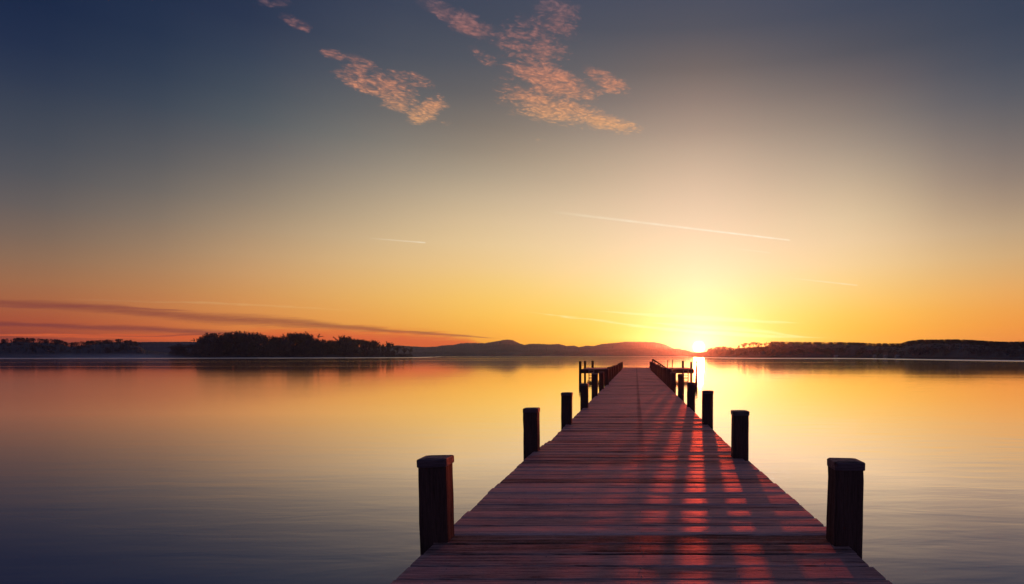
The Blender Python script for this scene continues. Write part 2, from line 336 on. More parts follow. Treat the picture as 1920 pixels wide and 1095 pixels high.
def mat_simple(name, c, rough=.6, metal=0.0, var=.35, scale=3.0):
    m, n, out = material(name); b = n.new('ShaderNodeBsdfPrincipled'); n.link(b.outputs[0], out.inputs[0])
    tc = n.new('ShaderNodeTexCoord'); k = n.mr(n.noise(tc.outputs['Object'], scale, 5, .6), .3, .7, 1 - var, 1 + var)
    n.link(n.mix(1.0, (*c, 1), n.comb(k, k, k), 'MULTIPLY'), b.inputs['Base Color'])
    b.inputs['Roughness'].default_value = rough; b.inputs['Metallic'].default_value = metal
    return m
M_METAL = mat_simple("ladder_steel", (.16, .13, .12), .35, 1.0)
M_NAIL = mat_simple("nail_steel", (.22, .17, .15), .55, 1.0)
M_BARK = mat_simple("bark", (.06, .045, .046), .9, 0, .4, .4)
M_TWIG = mat_simple("twigs", (.075, .052, .058), .9, 0, .4, .2)
M_NEEDLE = mat_simple("needles", (.028, .034, .02), .9, 0, .4, .2)
M_LAND = mat_simple("winter_ground", (.062, .047, .050), .95, 0, .2, .05)
M_HILL = mat_simple("wooded_hillside", (.05, .045, .06), .95, 0, .5, .012)
M_WHITE = mat_simple("pale_paint", (.62, .6, .58), .5, 0, .1, 2)
M_WALL = mat_simple("weathered_render", (.24, .22, .21), .8, 0, .15, 1)
M_ROOF = mat_simple("roof_tiles", (.2, .18, .18), .8, 0, .3, 3)

# ------------------------------------------------------------------ shoreline tables (photo column -> waterline height)
SHORE_Y = [(-400, 672.5), (0, 671.2), (330, 671.0), (760, 670.0), (816, 668.9), (830, 668.2), (1250, 668.3), (1300, 668.9), (1330, 670.0), (1400, 671.0), (1560, 671.2), (1640, 671.8), (1700, 672.7), (1800, 674.0), (1920, 675.4), (2200, 678.5)]
def shore_d(px):
    return CAMZ * FPX / (np.interp(px, [a for a, b in SHORE_Y], [b for a, b in SHORE_Y]) - HY)

# ------------------------------------------------------------------ water
def build_water():
    m, n, out = material("lake_water")
    tc = n.new('ShaderNodeTexCoord'); sp = n.new('ShaderNodeSeparateXYZ'); n.link(tc.outputs['Object'], sp.inputs[0]); x, y, z = sp.outputs
    dist = n.m('SQRT', n.m('ADD', n.m('MULTIPLY', x, x), n.m('MULTIPLY', y, y)))
    def wv(sx, sy, ang, sc, det=3.0, ro=.5):
        mp = n.new('ShaderNodeMapping'); mp.inputs['Rotation'].default_value = (0, 0, R(ang)); mp.inputs['Scale'].default_value = (sx, sy, 1)
        n.link(tc.outputs['Object'], mp.inputs['Vector']); return n.noise(mp.outputs[0], sc, det, ro, .3)
    small = n.m('MULTIPLY', wv(.42, 1.6, 22, 1.3), n.m('MULTIPLY', n.mr(dist, 4, 70, .0075, .0025), n.mr(x, -12, 2, .5, 1)))
    mid = n.m('MULTIPLY', wv(.12, .9, -7, .55), n.mr(dist, 4, 150, .005, .006))
    longw = n.m('MULTIPLY', wv(.03, .25, 4, .3, 2.0), .012)
    # the last rings of a wake crossing the water on the left
    wk = n.m('ADD', n.m('MULTIPLY', x, .85), n.m('MULTIPLY', y, -.52))
    wk = n.m('ADD', wk, n.m('MULTIPLY', wv(.05, .05, 0, 1.0, 2.0), 1.6))
    wake = n.m('MULTIPLY', n.m('SINE', n.m('MULTIPLY', wk, 2 * math.pi / .62)), n.m('MULTIPLY', n.m('MULTIPLY', n.mr(wk, -41, -36), n.mr(wk, -22, -27)), n.m('MULTIPLY', n.mr(y, 14, 22), n.mr(y, 75, 45))))
    h = n.m('ADD', n.m('ADD', small, n.m('MULTIPLY', wake, .0006)), n.m('ADD', mid, longw))
    bp = n.new('ShaderNodeBump'); bp.inputs['Strength'].default_value = 1.0; bp.inputs['Distance'].default_value = 1.0
    n.link(h, bp.inputs['Height'])
    # breeze-ruffled water close under the far shore, and cat's-paws on the open lake
    px = n.m('MULTIPLY_ADD', n.m('DIVIDE', x, n.m('MAXIMUM', y, 1.0)), FPX, CX)
    sy = n.curve(n.m('DIVIDE', n.m('ADD', px, 400), 2600.0), [((a + 400) / 2600, (b - HY) / 12) for a, b in SHORE_Y])
    ratio = n.m('DIVIDE', n.m('DIVIDE', CAMZ * FPX, n.m('MAXIMUM', y, 1.0)), n.m('MULTIPLY', sy, 12.0))
    ruf = n.mr(ratio, 1.45, 1.15, 0, 1, 'SMOOTHSTEP')
    cat = n.noise(n.comb(n.m('MULTIPLY', x, .004), n.m('MULTIPLY', n.m('LOGARITHM', n.m('MAXIMUM', y, 1.0), 2.718), 9.0), 0), 1.0, 4, .6)
    paw = n.m('MULTIPLY', n.mr(cat, .56, .68, 0, 1, 'SMOOTHSTEP'), n.mr(y, 45, 130))
    rough = n.m('ADD', n.m('ADD', n.mr(dist, 3, 60, .02, .045), n.m('MULTIPLY', ruf, .32)), n.m('MULTIPLY', paw, .06))
    gl = n.new('ShaderNodeBsdfGlossy', distribution='GGX'); gl.inputs['Color'].default_value = (1, .965, 1, 1)
    n.link(rough, gl.inputs['Roughness']); n.link(bp.outputs[0], gl.inputs['Normal'])
    df = n.new('ShaderNodeBsdfDiffuse'); df.inputs['Color'].default_value = (.10, .108, .178, 1)
    lw = n.new('ShaderNodeLayerWeight'); lw.inputs['Blend'].default_value = .5
    fac = n.ramp(lw.outputs['Facing'], [(0, .03), (.5, .10), (.66, .20), (.76, .50), (.84, .88), (.92, .96), (1, .975)])
    uu = n.m('DIVIDE', x, n.m('MAXIMUM', y, 1.0))      # breeze roughens the left; painted factor also dims reflections there, lifts them right
    breeze_dim = n.m('POWER', n.mr(uu, -.30, -1.05, 0, 1), .7); near = n.mr(y, 95, 38)
    fac = n.m('MULTIPLY', fac, n.m('MULTIPLY_ADD', n.m('MULTIPLY', breeze_dim, n.mr(y, 20, 6, .03, 1.1)), -.66, n.mr(uu, .08, .45, 1, 1.28)), clamp=True)
    rough = n.m('MULTIPLY_ADD', n.m('MULTIPLY', breeze_dim, near), .10, rough); n.link(rough, gl.inputs['Roughness'])
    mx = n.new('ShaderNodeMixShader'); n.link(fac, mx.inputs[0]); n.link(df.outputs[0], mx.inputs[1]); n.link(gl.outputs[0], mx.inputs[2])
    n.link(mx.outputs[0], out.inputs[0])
    mb = MB(); S = 3500
    ys = [-3500, -200, 0, 60, 200, 600, 1500, 3500]; xs = [-3500, -1200, -300, 0, 300, 1200, 3500]
    mb.add([(a, b, 0) for b in ys for a in xs], [(j*7+i, j*7+i+1, j*7+i+8, j*7+i+7) for j in range(7) for i in range(6)])
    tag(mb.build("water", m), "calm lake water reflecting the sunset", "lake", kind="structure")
build_water()

# ------------------------------------------------------------------ jetty
jetty = tag(empty("jetty", (0, 3, DECK_Z)), "long wooden jetty with square posts running out over the lake to a T-shaped head", "jetty")
J = Matrix.Translation((0, -3, -DECK_Z))
def jpart(mb, name, mat, parent=jetty, smooth=False):
    o = mb.build(name, mat, parent, smooth)
    if parent is jetty: o.matrix_parent_inverse = J
    return o
DECK_END = 58.2
def edge(y, side):
    if side < 0: return np.interp(y, [1, 3.5, 7.4, 8.2, 60], [-1.19, -1.205, -1.195, -1.125, -1.11])
    return np.interp(y, [1, 3.5, 6.55, 6.56, 8, 60], [1.27, 1.255, 1.205, 1.165, 1.165, 1.16])
def board(mb, x0, x1, yc, wid, ztop, th, tilt, yaw, cup, sag):
    secs = []; K = 17
    for i in range(K):
        t = i / (K - 1); x = x0 + (x1 - x0) * t; dz = sag * math.sin(math.pi * t * 3 + yc) + .0009 * math.sin(x * 4.3 + yc * 17); tl = tilt + .006 * math.sin(x * 2.3 + yc * 29) + .003 * math.sin(x * 6.1 + yc * 47)
        prof = [(-wid/2, -th), (-wid/2, -.009), (-wid/2 + .009, 0), (-wid/4, cup * .75), (0, cup), (wid/4, cup * .75), (wid/2 - .009, 0), (wid/2, -.009), (wid/2, -th)]
        ring = []
        for (a, b) in prof:
            e = 0.0016 * math.sin(x * 9 + yc * 31 + (3 if a > 0 else 0)) if abs(a) > wid * .4 else 0
            ring.append(Vector((x, yc + (a + e) + yaw * (x - (x0 + x1) / 2), ztop + b + dz + (a * tl if b > -th * .9 else 0))))
        secs.append(ring)
    mb.loft(secs)
deck = MB(); nails = MB(); y = 1.62; PITCH = .1935
joists = [-1.0, -.5, .03, .52, 1.02]
while y < DECK_END:
    wid = PITCH - rnd.choice([.009, .010, .012, .014, .017])
    zt = DECK_Z + rnd.gauss(0, .0016)
    x0 = edge(y, -1) + rnd.gauss(0, .004); x1 = edge(y, 1) + rnd.gauss(0, .004)
    tilt = rnd.gauss(0, .007)
    board(deck, x0, x1, y, wid, zt, .045, tilt, rnd.gauss(0, .0012), rnd.gauss(.0004, .0005), rnd.uniform(0, .0005))
    if y < 16:
        for jx in joists:
            for q in (-.055, .055):
                if rnd.random() < .8:
                    c = Vector((jx + rnd.gauss(0, .006), y + q + rnd.gauss(0, .006), zt + q * tilt + .0022)); r = rnd.uniform(.0035, .0045)
                    ring = [c + Vector((math.cos(a) * r, math.sin(a) * r, -.0012)) for a in (0, 1.05, 2.09, 3.14, 4.19, 5.24)]
                    base = [p - Vector((0, 0, .01)) for p in ring]
                    nails.add(base + ring + [c], [(i, (i+1) % 6, 6+(i+1) % 6, 6+i) for i in range(6)] + [(6+i, 6+(i+1) % 6, 12) for i in range(6)])
    y += PITCH
jpart(deck, "deck", M_DECK)
tag(jpart(nails, "nail", M_NAIL), kind="stuff")
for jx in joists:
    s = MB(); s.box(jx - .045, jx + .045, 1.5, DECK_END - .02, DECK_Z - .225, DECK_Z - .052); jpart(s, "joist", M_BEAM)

def post_mesh(w, hb, ht, seed):
    r = random.Random(seed); mb = MB(); secs = []; c = .012
    hs = [hb, 0.0, .12, .25, .38, ht]
    for i, z in enumerate(hs):
        k = 1 + r.uniform(-.015, .015); a = w / 2 * k; ox, oy = r.uniform(-.002, .002), r.uniform(-.002, .002)
        secs.append([Vector((p + ox, q + oy, z)) for p, q in ((-a + c, -a), (a - c, -a), (a, -a + c), (a, a - c), (a - c, a), (-a + c, a), (-a, a - c), (-a, -a + c))])
    mb.loft(secs); return mb.mesh("post", M_POST)
def cap_mesh(w, z, seed):
    r = random.Random(seed + 50); mb = MB(); secs = []; h = .047
    for (k, zz, c) in ((1.0, 0, .012), (1.02, .004, .014), (1.02, h - .006, .014), (.97, h, .016), (.62, h + .004, .03), (.55, h + .001, .035), (.2, h + .0025, .012)):
        a = (w / 2 + .004) * k
        secs.append([Vector((p + r.uniform(-.001, .001), q, z + zz + r.uniform(-.001, .001))) for p, q in ((-a + c*k, -a), (a - c*k, -a), (a, -a + c*k), (a, a - c*k), (a - c*k, a), (-a + c*k, a), (-a, a - c*k), (-a, -a + c*k))])
    mb.loft(secs); return mb.mesh("post_cap", M_CAP)
POSTS = [  # x centre, y of the front face, top above the deck, lean (degrees, top to the left positive)
 (-1.213, 3.67, .452, 1.7), (-1.227, 7.15, .455, .4), (-1.130, 9.95, .47, -.3), (-1.107, 13.15, .47, .5), (-1.15, 17.1, .58, -.6), (-1.155, 20.6, .53, .3), (-1.12, 23.6, .57, 0), (-1.15, 26.6, .58, .4),
 (1.252, 3.60, .445, -1.0), (1.152, 6.70, .465, -.3), (1.173, 9.95, .50, -.4), (1.21, 13.35, .49, -.3), (1.275, 17.2, .56, .3), (1.265, 20.5, .52, -.5), (1.29, 23.9, .56, 0), (1.28, 27.1, .55, .3)]
for i in range(9):
    yy = 29.9 + i * 3.28
    POSTS.append((-1.16 - .012 * i + rnd.uniform(-.02, .02), yy, .53 - .004 * i + rnd.uniform(-.04, .04), rnd.uniform(-.6, .6)))
    POSTS.append((1.28 + .008 * i + rnd.uniform(-.02, .02), yy + .3, .53 + rnd.uniform(-.04, .04), rnd.uniform(-.6, .6)))
PW = .168
for i, (px_, py_, ht, lean) in enumerate(POSTS):
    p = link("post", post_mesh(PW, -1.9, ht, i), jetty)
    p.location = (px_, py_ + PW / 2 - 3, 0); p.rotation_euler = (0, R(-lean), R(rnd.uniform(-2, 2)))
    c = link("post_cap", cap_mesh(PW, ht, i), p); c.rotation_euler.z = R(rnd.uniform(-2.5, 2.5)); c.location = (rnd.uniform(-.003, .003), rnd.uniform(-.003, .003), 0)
# T-shaped head
H0, H1 = 51.6, 58.2
for sgn, xe in ((-1, 4.58), (1, 4.95)):
    hb = MB(); yy = H0 + .06
    xa = 1.12 if sgn < 0 else 1.17
    while yy < H1:
        a, b = (-xe + rnd.gauss(0, .01), -xa - .006) if sgn < 0 else (xa + .006, xe + rnd.gauss(0, .01))
        board(hb, a, b, yy, PITCH - .01, DECK_Z + rnd.gauss(0, .0007), .045, rnd.gauss(0, .003), rnd.gauss(0, .001), .0004, .0004); yy += PITCH
    jpart(hb, "platform", M_DECK)
    s = MB(); a, b = sorted((sgn * (xa + .16), sgn * xe))
    s.box(a, b, H0 - .10, H0 - .045, DECK_Z - .36, DECK_Z - .012); jpart(s, "fascia", M_BEAM)
    s = MB(); s.box(a, b, H1 - .3, H1 - .2, DECK_Z - .28, DECK_Z - .052); jpart(s, "beam", M_BEAM)
    xs = ([-4.66, -4.45, -4.02, -2.6] if sgn < 0 else [5.08, 4.86, 4.40, 2.9])
    for k, xx in enumerate(xs):
        tall = (.66, .66, .66, -.31)[k] if sgn < 0 else (.80, .60, .66, -.31)[k]
        depth = (H0 - .19, H0 + 2.2, H0 + 5.6, H0 + .04)[k]; hw = (.115, .10, .115, .10)[k]
        if depth > H0: tall = tall if k < 3 else -.06
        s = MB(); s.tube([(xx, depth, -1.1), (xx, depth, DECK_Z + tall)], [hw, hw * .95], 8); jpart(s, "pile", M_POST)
# bathing ladders: steel stringers, rungs
def ladder(x, y, top, lean):
    s = MB()
    for q in (-.2, .2):
        s.tube([(x + q, y, -.7), (x + q, y, DECK_Z + .02), (x + q + lean * top, y, DECK_Z + top)], .042, 6)
    for k in range(7):
        z = -.55 + k * .2; s.tube([(x - .2, y, z), (x + .2, y, z)], .03, 5)
    jpart(s, "ladder", M_METAL)
ladder(-3.72, H0 - .16, .02, 0); ladder(2.85, H0 - .16, .76, .05); ladder(4.2, H0 - .16, .05, 0)
# sloping handrail of the gangway on the right of the head
s = MB(); s.tube([(1.46, H0 + .1, DECK_Z + .79), (2.62, H0 + .1, DECK_Z + .06)], .06, 8)
s.tube([(1.42, H0 + .1, DECK_Z), (1.42, H0 + .1, DECK_Z + .83)], .06, 8); s.tube([(1.62, H0 + .1, DECK_Z), (1.62, H0 + .1, DECK_Z + .70)], .04, 8)
jpart(s, "handrail", M_BEAM)

# ------------------------------------------------------------------ trees
def bare_tree_meshes(seed, wide=.34, base=.22, ntw=900, tw=.0055):
    """unit-height leafless broadleaf: trunk with limbs, and the spray of twigs as the crown"""
    r = random.Random(seed); tr, cr = MB(), MB(); tips = []
    def limb(p, dr, ln, rad, lev):
        pts = [p]; k = 4 if lev < 2 else 3
        for i in range(k):
            dr = (dr + Vector((r.gauss(0, .16), r.gauss(0, .16), r.gauss(.04, .08)))).normalized(); pts.append(pts[-1] + dr * ln / k)
        rs = [rad * (1 - .5 * i / k) for i in range(k + 1)]
        tr.tube(pts, rs, 5 if lev < 1 else 3, False)
        if lev >= 3: tips.append((pts, dr)); return
        nb = (5, 4, 3)[lev]
        for b in range(nb):
            t = r.uniform(.35, 1.0) if lev else r.uniform(.3 + base, 1.0)
            q = pts[min(int(t * k), k - 1)].lerp(pts[min(int(t * k) + 1, k)], t * k - int(t * k))
            a = r.uniform(0, 6.283); up = r.uniform(.35, 1.0)
            nd = (dr * .5 + Vector((math.cos(a) * wide * 2.4, math.sin(a) * wide * 2.4, up))).normalized()
            limb(q, nd, ln * r.uniform(.5, .72), rad * r.uniform(.38, .55), lev + 1)
    limb(Vector((0, 0, -.02)), Vector((0, 0, 1)), .5, .02, 0)
    for i in range(ntw):
        pts, dr = r.choice(tips); p = r.choice(pts[1:]); ln = r.uniform(.03, .10)
        nd = (dr * .6 + Vector((r.gauss(0, .6), r.gauss(0, .6), r.gauss(.35, .4)))).normalized()
        e = p + nd * ln; sd = nd.orthogonal(); sd.rotate(Matrix.Rotation(r.uniform(0, 6.28), 3, nd)); sd *= tw * r.uniform(.6, 1.3)
        m2 = p.lerp(e, .5) + sd * r.uniform(-1, 1)
        cr.add([p - sd, p + sd, m2 + sd * .8, e, m2 - sd * .8], [(0, 1, 2, 3, 4)])
    zmax = max(v[2] for v in cr.v)
    f = lambda mb: [(v[0] / zmax, v[1] / zmax, v[2] / zmax) for v in mb.v]
    tr.v = f(tr); cr.v = f(cr)
    return tr, cr
def conifer_mb(seed, wide=.17, n=520):
    r = random.Random(seed); tr, cr = MB(), MB(); tr.tube([(0, 0, -.02), (0, 0, .5), (0, 0, 1)], [.016, .01, .002], 5, False)
    for i in range(n):
        z = r.uniform(.08, .98); a = r.uniform(0, 6.28); L = wide * (1.02 - z) * r.uniform(.55, 1.15)
        p = Vector((0, 0, z)); e = p + Vector((math.cos(a) * L, math.sin(a) * L, r.uniform(-.05, .02))); sd = Vector((-math.sin(a), math.cos(a), r.uniform(-.5, .5))) * .016
        cr.add([p, p.lerp(e, .6) + sd, e, p.lerp(e, .6) - sd], [(0, 1, 2, 3)])
    return tr, cr
BARE = [bare_tree_meshes(100 + i, wide=(.30, .36, .42, .34, .28, .40)[i], base=(.2, .12, .25, .15, .3, .1)[i]) for i in range(6)]
CONI = [conifer_mb(200 + i, wide=(.15, .20, .17)[i]) for i in range(3)]
BARE_ME = [(a.mesh("trunk", M_BARK), b.mesh("crown", M_TWIG)) for a, b in BARE]
CONI_ME = [(a.mesh("trunk", M_BARK), b.mesh("crown", M_NEEDLE)) for a, b in CONI]
def plant(name, meshes, loc, h, wscale, rot, label, cat, group):
    t = tag(empty(name, loc), label, cat, group)
    t.scale = (h * wscale, h * wscale, h); t.rotation_euler = (0, 0, rot)
    link("trunk", meshes[0], t); link("crown", meshes[1], t)
    return t
def merged(name, mat, items):
    """one mesh out of many placed copies: items = (MB, location, height, width factor, turn)"""
    V, F, L, o = [], [], [], 0
    for mb, loc, h, ws, rot in items:
        a = np.array(mb.v); c, s_ = math.cos(rot), math.sin(rot)
        V.append(np.stack([(a[:, 0]*c - a[:, 1]*s_) * h*ws + loc[0], (a[:, 0]*s_ + a[:, 1]*c) * h*ws + loc[1], a[:, 2]*h + loc[2]], 1))
        for f in mb.f: F.extend(i + o for i in f); L.append(len(f))
        o += len(a)
    V = np.concatenate(V).astype(np.float32); me = bpy.data.meshes.new(name)
    me.vertices.add(len(V)); me.vertices.foreach_set('co', V.ravel())
    me.loops.add(len(F)); me.loops.foreach_set('vertex_index', np.array(F, np.int32))
    me.polygons.add(len(L)); me.polygons.foreach_set('loop_start', np.concatenate([[0], np.cumsum(L)[:-1]]).astype(np.int32))
    me.update(calc_edges=True); me.materials.append(mat)
    return me

# ------------------------------------------------------------------ land: ridges that rise from their own waterline
def prof(tab):
    xs = [a for a, b in tab]; ys = [b for a, b in tab]
    return lambda px: float(np.interp(px, xs, ys))
def vnoise(seed):
    r = random.Random(seed); tab = [r.uniform(-1, 1) for _ in range(4096)]
    def f(t):
        i = math.floor(t); k = t - i; k = k * k * (3 - 2 * k); return tab[i % 4096] * (1 - k) + tab[(i + 1) % 4096] * k
    return f
def ridge(name, top, dist, setback, tail, px0, px1, step, mat, rough_px=0.0, frac=1.0, label=None, cat=None, seed=1, rows=None):
    """land mass: bank at dist(px), crest setback metres further with the given skyline, falling away behind"""
    nz, nz2 = vnoise(seed), vnoise(seed + 9); mb = MB(); rr = rows or [(0, -.4), (.02, .12), (.12, .3), (.35, .6), (.65, .86), (.85, .96), (1, 1), (1.25, .9), (1.6, .55), (2.2, -.4)]
    K = len(rr); pxs = np.arange(px0, px1 + step, step)
    for i, px in enumerate(pxs):
        D = dist(px)
        dc = D + setback; zt = CAMZ + (HY - top(px)) / FPX * dc
        for q, (t, hf) in enumerate(rr):
            dd = D + (t * setback if t <= 1 else setback + (t - 1) * tail)
            rg = rough_px * dc / FPX * (nz(px * .9 + q * 77) * .6 + nz2(px * 2.3 + q * 31) * .5) * min(1, max(hf, 0) * 1.5)
            z = zt * hf * frac + rg if hf > 0 else hf
            mb.v.append(((px - CX) / FPX * dd, dd, z))
    for i in range(len(pxs) - 1):
        for q in range(K - 1):
            mb.f.append((i*K+q, (i+1)*K+q, (i+1)*K+q+1, i*K+q+1))
    return tag(mb.build(name, mat), label, cat, kind="structure")

# far wooded hills (several kilometres of lake away)
ridge("hills", prof([(250, 641.5), (370, 641), (430, 644), (560, 650), (700, 651), (746, 647.5), (772, 649.5), (796, 650.5), (817, 650), (833, 647.5), (850, 647), (863, 644), (878, 643), (908, 643.7), (920, 641.7), (937, 639), (945, 637.4), (953, 637), (962, 638), (973, 643.2), (983, 647), (992, 645), (1008, 644.7), (1033, 645.8), (1048, 645), (1062, 648.7), (1077, 648), (1085, 651), (1100, 648), (1112, 649), (1129, 645), (1154, 643), (1173, 641), (1227, 641.5), (1244, 645), (1256, 650), (1268, 656), (1290, 660), (1400, 661)]),
      lambda p: 1850, 750, 500, 180, 1420, .8, M_HILL, .8, 1.0, "hazy wooded hills beyond the far shore", "hills", 3)
ridge("hills", prof([(700, 662), (780, 660), (860, 658), (950, 660), (1030, 659), (1110, 657), (1160, 655), (1190, 653), (1215, 652), (1240, 654), (1257, 653.7), (1270, 653.5), (1282, 655.4), (1292, 658), (1300, 661), (1330, 662), (1360, 661)]),
      lambda p: 1500, 180, 120, 690, 1380, .6, M_HILL, 1.3, 1.0, "low wooded far shore", "shore", 4)
ridge("hills", prof([(150, 652), (200, 645), (250, 641.5), (300, 641), (350, 641.3), (400, 643), (470, 648), (560, 655), (640, 661)]),
      lambda p: 820, 160, 120, 150, 640, 1.2, M_HILL, .6, 1.0, "dark wooded hill behind the low island", "hills", 8)
# left shore
ridge("shore", prof([(-420, 640), (-200, 638), (0, 643), (40, 640.5), (110, 644), (130, 650), (170, 646), (225, 643), (258, 648), (275, 657), (330, 664), (400, 666)]),
      lambda p: float(shore_d(p)), 60, 60, -420, 380, 2.5, M_LAND, 1.0, 1.0, "wooded left shore", "shore", 5)
# island ground
ISL0, ISL1 = 316, 782
def isl_d(p): return float(shore_d(p)) + 2
ridge("island", prof([(308, 669), (320, 665), (360, 662), (450, 660), (560, 661), (640, 663), (720, 665.4), (765, 667.2), (800, 668.0), (816, 668.2)]),
      isl_d, 40, 45, 308, 816, 3, M_LAND, .3, 1.0, "low wooded island", "island", 6)
# right shore
RTOP = prof([(1290, 660), (1318, 659), (1330, 654.5), (1337, 650.8), (1345, 650), (1354, 648.6), (1364, 650), (1373, 651.5), (1382, 655), (1384, 646), (1399, 641.7), (1411, 639.8), (1425, 641.5), (1451, 640.7), (1474, 642), (1509, 642), (1516, 643.7), (1546, 643), (1590, 643.4), (1638, 646), (1671, 647.4), (1695, 646.8), (1700, 643), (1725, 640), (1752, 640.4), (1806, 640.6), (1833, 642.8), (1874, 645.5), (1896, 646.6), (1990, 646), (2100, 643), (2250, 642)])
RGND = prof([(1290, 663), (1318, 661), (1335, 655), (1345, 654.5), (1382, 657.5), (1410, 656), (1440, 655), (1450, 644.5), (1474, 645), (1520, 645.5), (1590, 646), (1638, 648.6), (1690, 649.6), (1700, 646), (1725, 643), (1806, 643.6), (1833, 645.8), (1874, 648.6), (1920, 649), (2250, 645)])
ridge("shore", RGND, lambda p: float(shore_d(p)), 45, 60, 1290, 2250, 2, M_LAND, 1.0, 1.0, "wooded right shore", "shore", 7)

# woods that read as one mass
def wood(name, label, top, gnd, px0, px1, count, setback, protos, seed, hmin=3.0, wmul=1.0, vary=(.8, 1.03)):
    r = random.Random(seed); items = []
    for i in range(count):
        px = r.uniform(px0, px1); t = r.random() ** .8 if i > count * .45 else r.uniform(.93, 1.05)
        D = float(shore_d(px)); dd = D + 3 + t * setback
        zt = CAMZ + (HY - top(px)) / FPX * (D + setback); zg = max(0.2, (CAMZ + (HY - gnd(px)) / FPX * (D + setback)) * min(1, .1 + t * .9))
        H = max(hmin, (zt * (.5 + .5 * t) - zg) * r.uniform(*vary))
        items.append((r.choice(protos), ((px - CX) / FPX * dd, dd, zg - .2), H, r.uniform(.8, 1.3) * wmul, r.uniform(0, 6.28)))
    me = merged(name, M_TWIG, items)
    return tag(link(name, me), label, "woods", kind="stuff")
def clump(seed, n=220):
    r = random.Random(seed); mb = MB()
    for i in range(n):
        a = r.uniform(0, 6.28); zz = r.uniform(0, 1); rr = .42 * math.sqrt(max(0, 1 - (zz - .35) ** 2 / .5)) * r.uniform(.3, 1)
        p = Vector((math.cos(a) * rr, math.sin(a) * rr, zz)); e = p + Vector((r.gauss(0, .06), r.gauss(0, .06), r.uniform(.02, .13))); sd = Vector((r.gauss(0, 1), r.gauss(0, 1), r.gauss(0, .6))).normalized() * .035
        mb.add([p - sd, p + sd, e + sd * .3, e - sd * .3], [(0, 1, 2, 3)])
    return mb
CLUMP = [clump(300 + i) for i in range(5)]
LTOP = prof([(-420, 634), (-200, 632), (0, 637), (15, 635), (40, 634.5), (60, 636), (85, 636), (115, 638), (124, 644), (140, 641.5), (160, 642), (172, 639), (190, 645), (197, 640.5), (225, 635.8), (250, 639), (258, 641), (270, 652), (330, 662)])
LGND = prof([(-420, 640), (-200, 638), (0, 643), (40, 640.5), (110, 644), (130, 650), (170, 646), (225, 643), (258, 648), (275, 657), (330, 664)])
wood("woods", "dark mixed wood along the misty left shore", LTOP, LGND, -400, 262, 800, 57, CLUMP + [BARE[1][1], BARE[3][1], BARE[2][1], CONI[0][1], CONI[1][1]], 11, 4, .95, (.62, 1.16))
wood("woods", "dark wood on the low hill of the right shore", RTOP, RGND, 1444, 2240, 2000, 44, CLUMP * 2 + [CONI[0][1], CONI[1][1]], 12, 2.4, 1.45, (.7, 1.12))
wood("woods", "low wood on the right shore just beside the sun", RTOP, RGND, 1326, 1384, 120, 42, CLUMP, 13, 2.5, 1.0)
wood("undergrowth", "dark bank of scrub below the tall bare trees of the right shore", prof([(1378, 653), (1412, 650.5), (1450, 647)]), prof([(1200, 662), (2300, 662)]), 1380, 1450, 160, 42, CLUMP, 14, 2.0, 1.2)

# island trees, each a tree of its own
ITOP = prof([(314, 660), (318, 648), (335, 643), (367, 642.5), (370, 634), (385, 626), (399, 620.8), (414, 626), (428, 619.5), (452, 617.9), (475, 620), (498, 625.6), (516, 628), (525, 629), (545, 622), (571, 620.6), (583, 628), (609, 635), (624, 634.5), (635, 633.7), (650, 627.5), (665, 633.7), (679, 634.3), (691, 642), (702, 635.5), (714, 642), (727, 639.3), (735, 647), (755, 647.5), (770, 650.5), (776, 660)])
IGND = prof([(308, 669), (320, 666), (450, 663), (640, 665), (772, 668)])
r = random.Random(21)
ISL_GROUP = "bare trees of the low island"
def island_tree(px, top, t, k, ws, label, group=ISL_GROUP):
    D = isl_d(px) + 4 + 34 * t; zg = max(.3, (CAMZ + (HY - IGND(px)) / FPX * D)) * min(1.0, .35 + t)
    H = CAMZ + (HY - top) / FPX * D - zg
    return plant("bare_tree", BARE_ME[k], ((px - CX) / FPX * D, D, zg - .2), H, ws, r.uniform(0, 6.28), label, "tree", group)
MASS = "bare dark tree merging into the dense grove on the low island"
for px, top, k, ws, lab in (
    (399, 620.6, 2, 1.0, "round-topped bare tree at the tall left shoulder of the island grove"),
    (571, 620.4, 0, .95, "tall bare tree with pointed crown rising from the middle of the island grove"),
    (545, 622.2, 3, .9, "broad bare tree just left of the pointed tall tree in the middle of the island"),
    (651, 627.2, 0, .95, "tall open-crowned bare tree standing above the lower right half of the island grove"),
    (637, 633, 3, .85, "bare tree leaning close beside the tall open-crowned tree on the right half of the island"),
    (664, 632.5, 1, .85, "bushy bare tree on the sunward side of the tall open-crowned island tree"),
    (680, 634.3, 4, .9, "slim bare tree in the gap after the tall open-crowned tree on the island"),
    (702, 635.2, 2, .85, "flat-topped bare tree, third from the sunward tip of the island"),
    (728, 639.0, 0, .9, "small bare tree with a round see-through crown near the sunward tip of the island"),
    (744, 647, 1, 1.0, "low shrubby bare tree after the round see-through crown on the island"),
    (757, 647.5, 3, 1.1, "low spreading bare tree next to last at the sunward tip of the island"),
    (768, 650, 5, 1.1, "last low bare tree at the sunward tip of the island beside the spit"),
    (323, 647.5, 1, 1.2, "low bushy tree at the far left foot of the island grove"),
    (340, 643.2, 5, 1.2, "second low bushy tree at the left foot of the island grove")):
    island_tree(px, top, .55, k, ws, lab)
for i in range(66):
    px = 326 + (735 - 326) * (i + r.uniform(.1, .9)) / 66; t = r.random()
    tp = ITOP(px) - .8 + r.uniform(0, 3.0) + (1 - t) * r.uniform(0, 4)
    island_tree(px, tp, t, r.randrange(6), r.uniform(.75, 1.05), MASS)
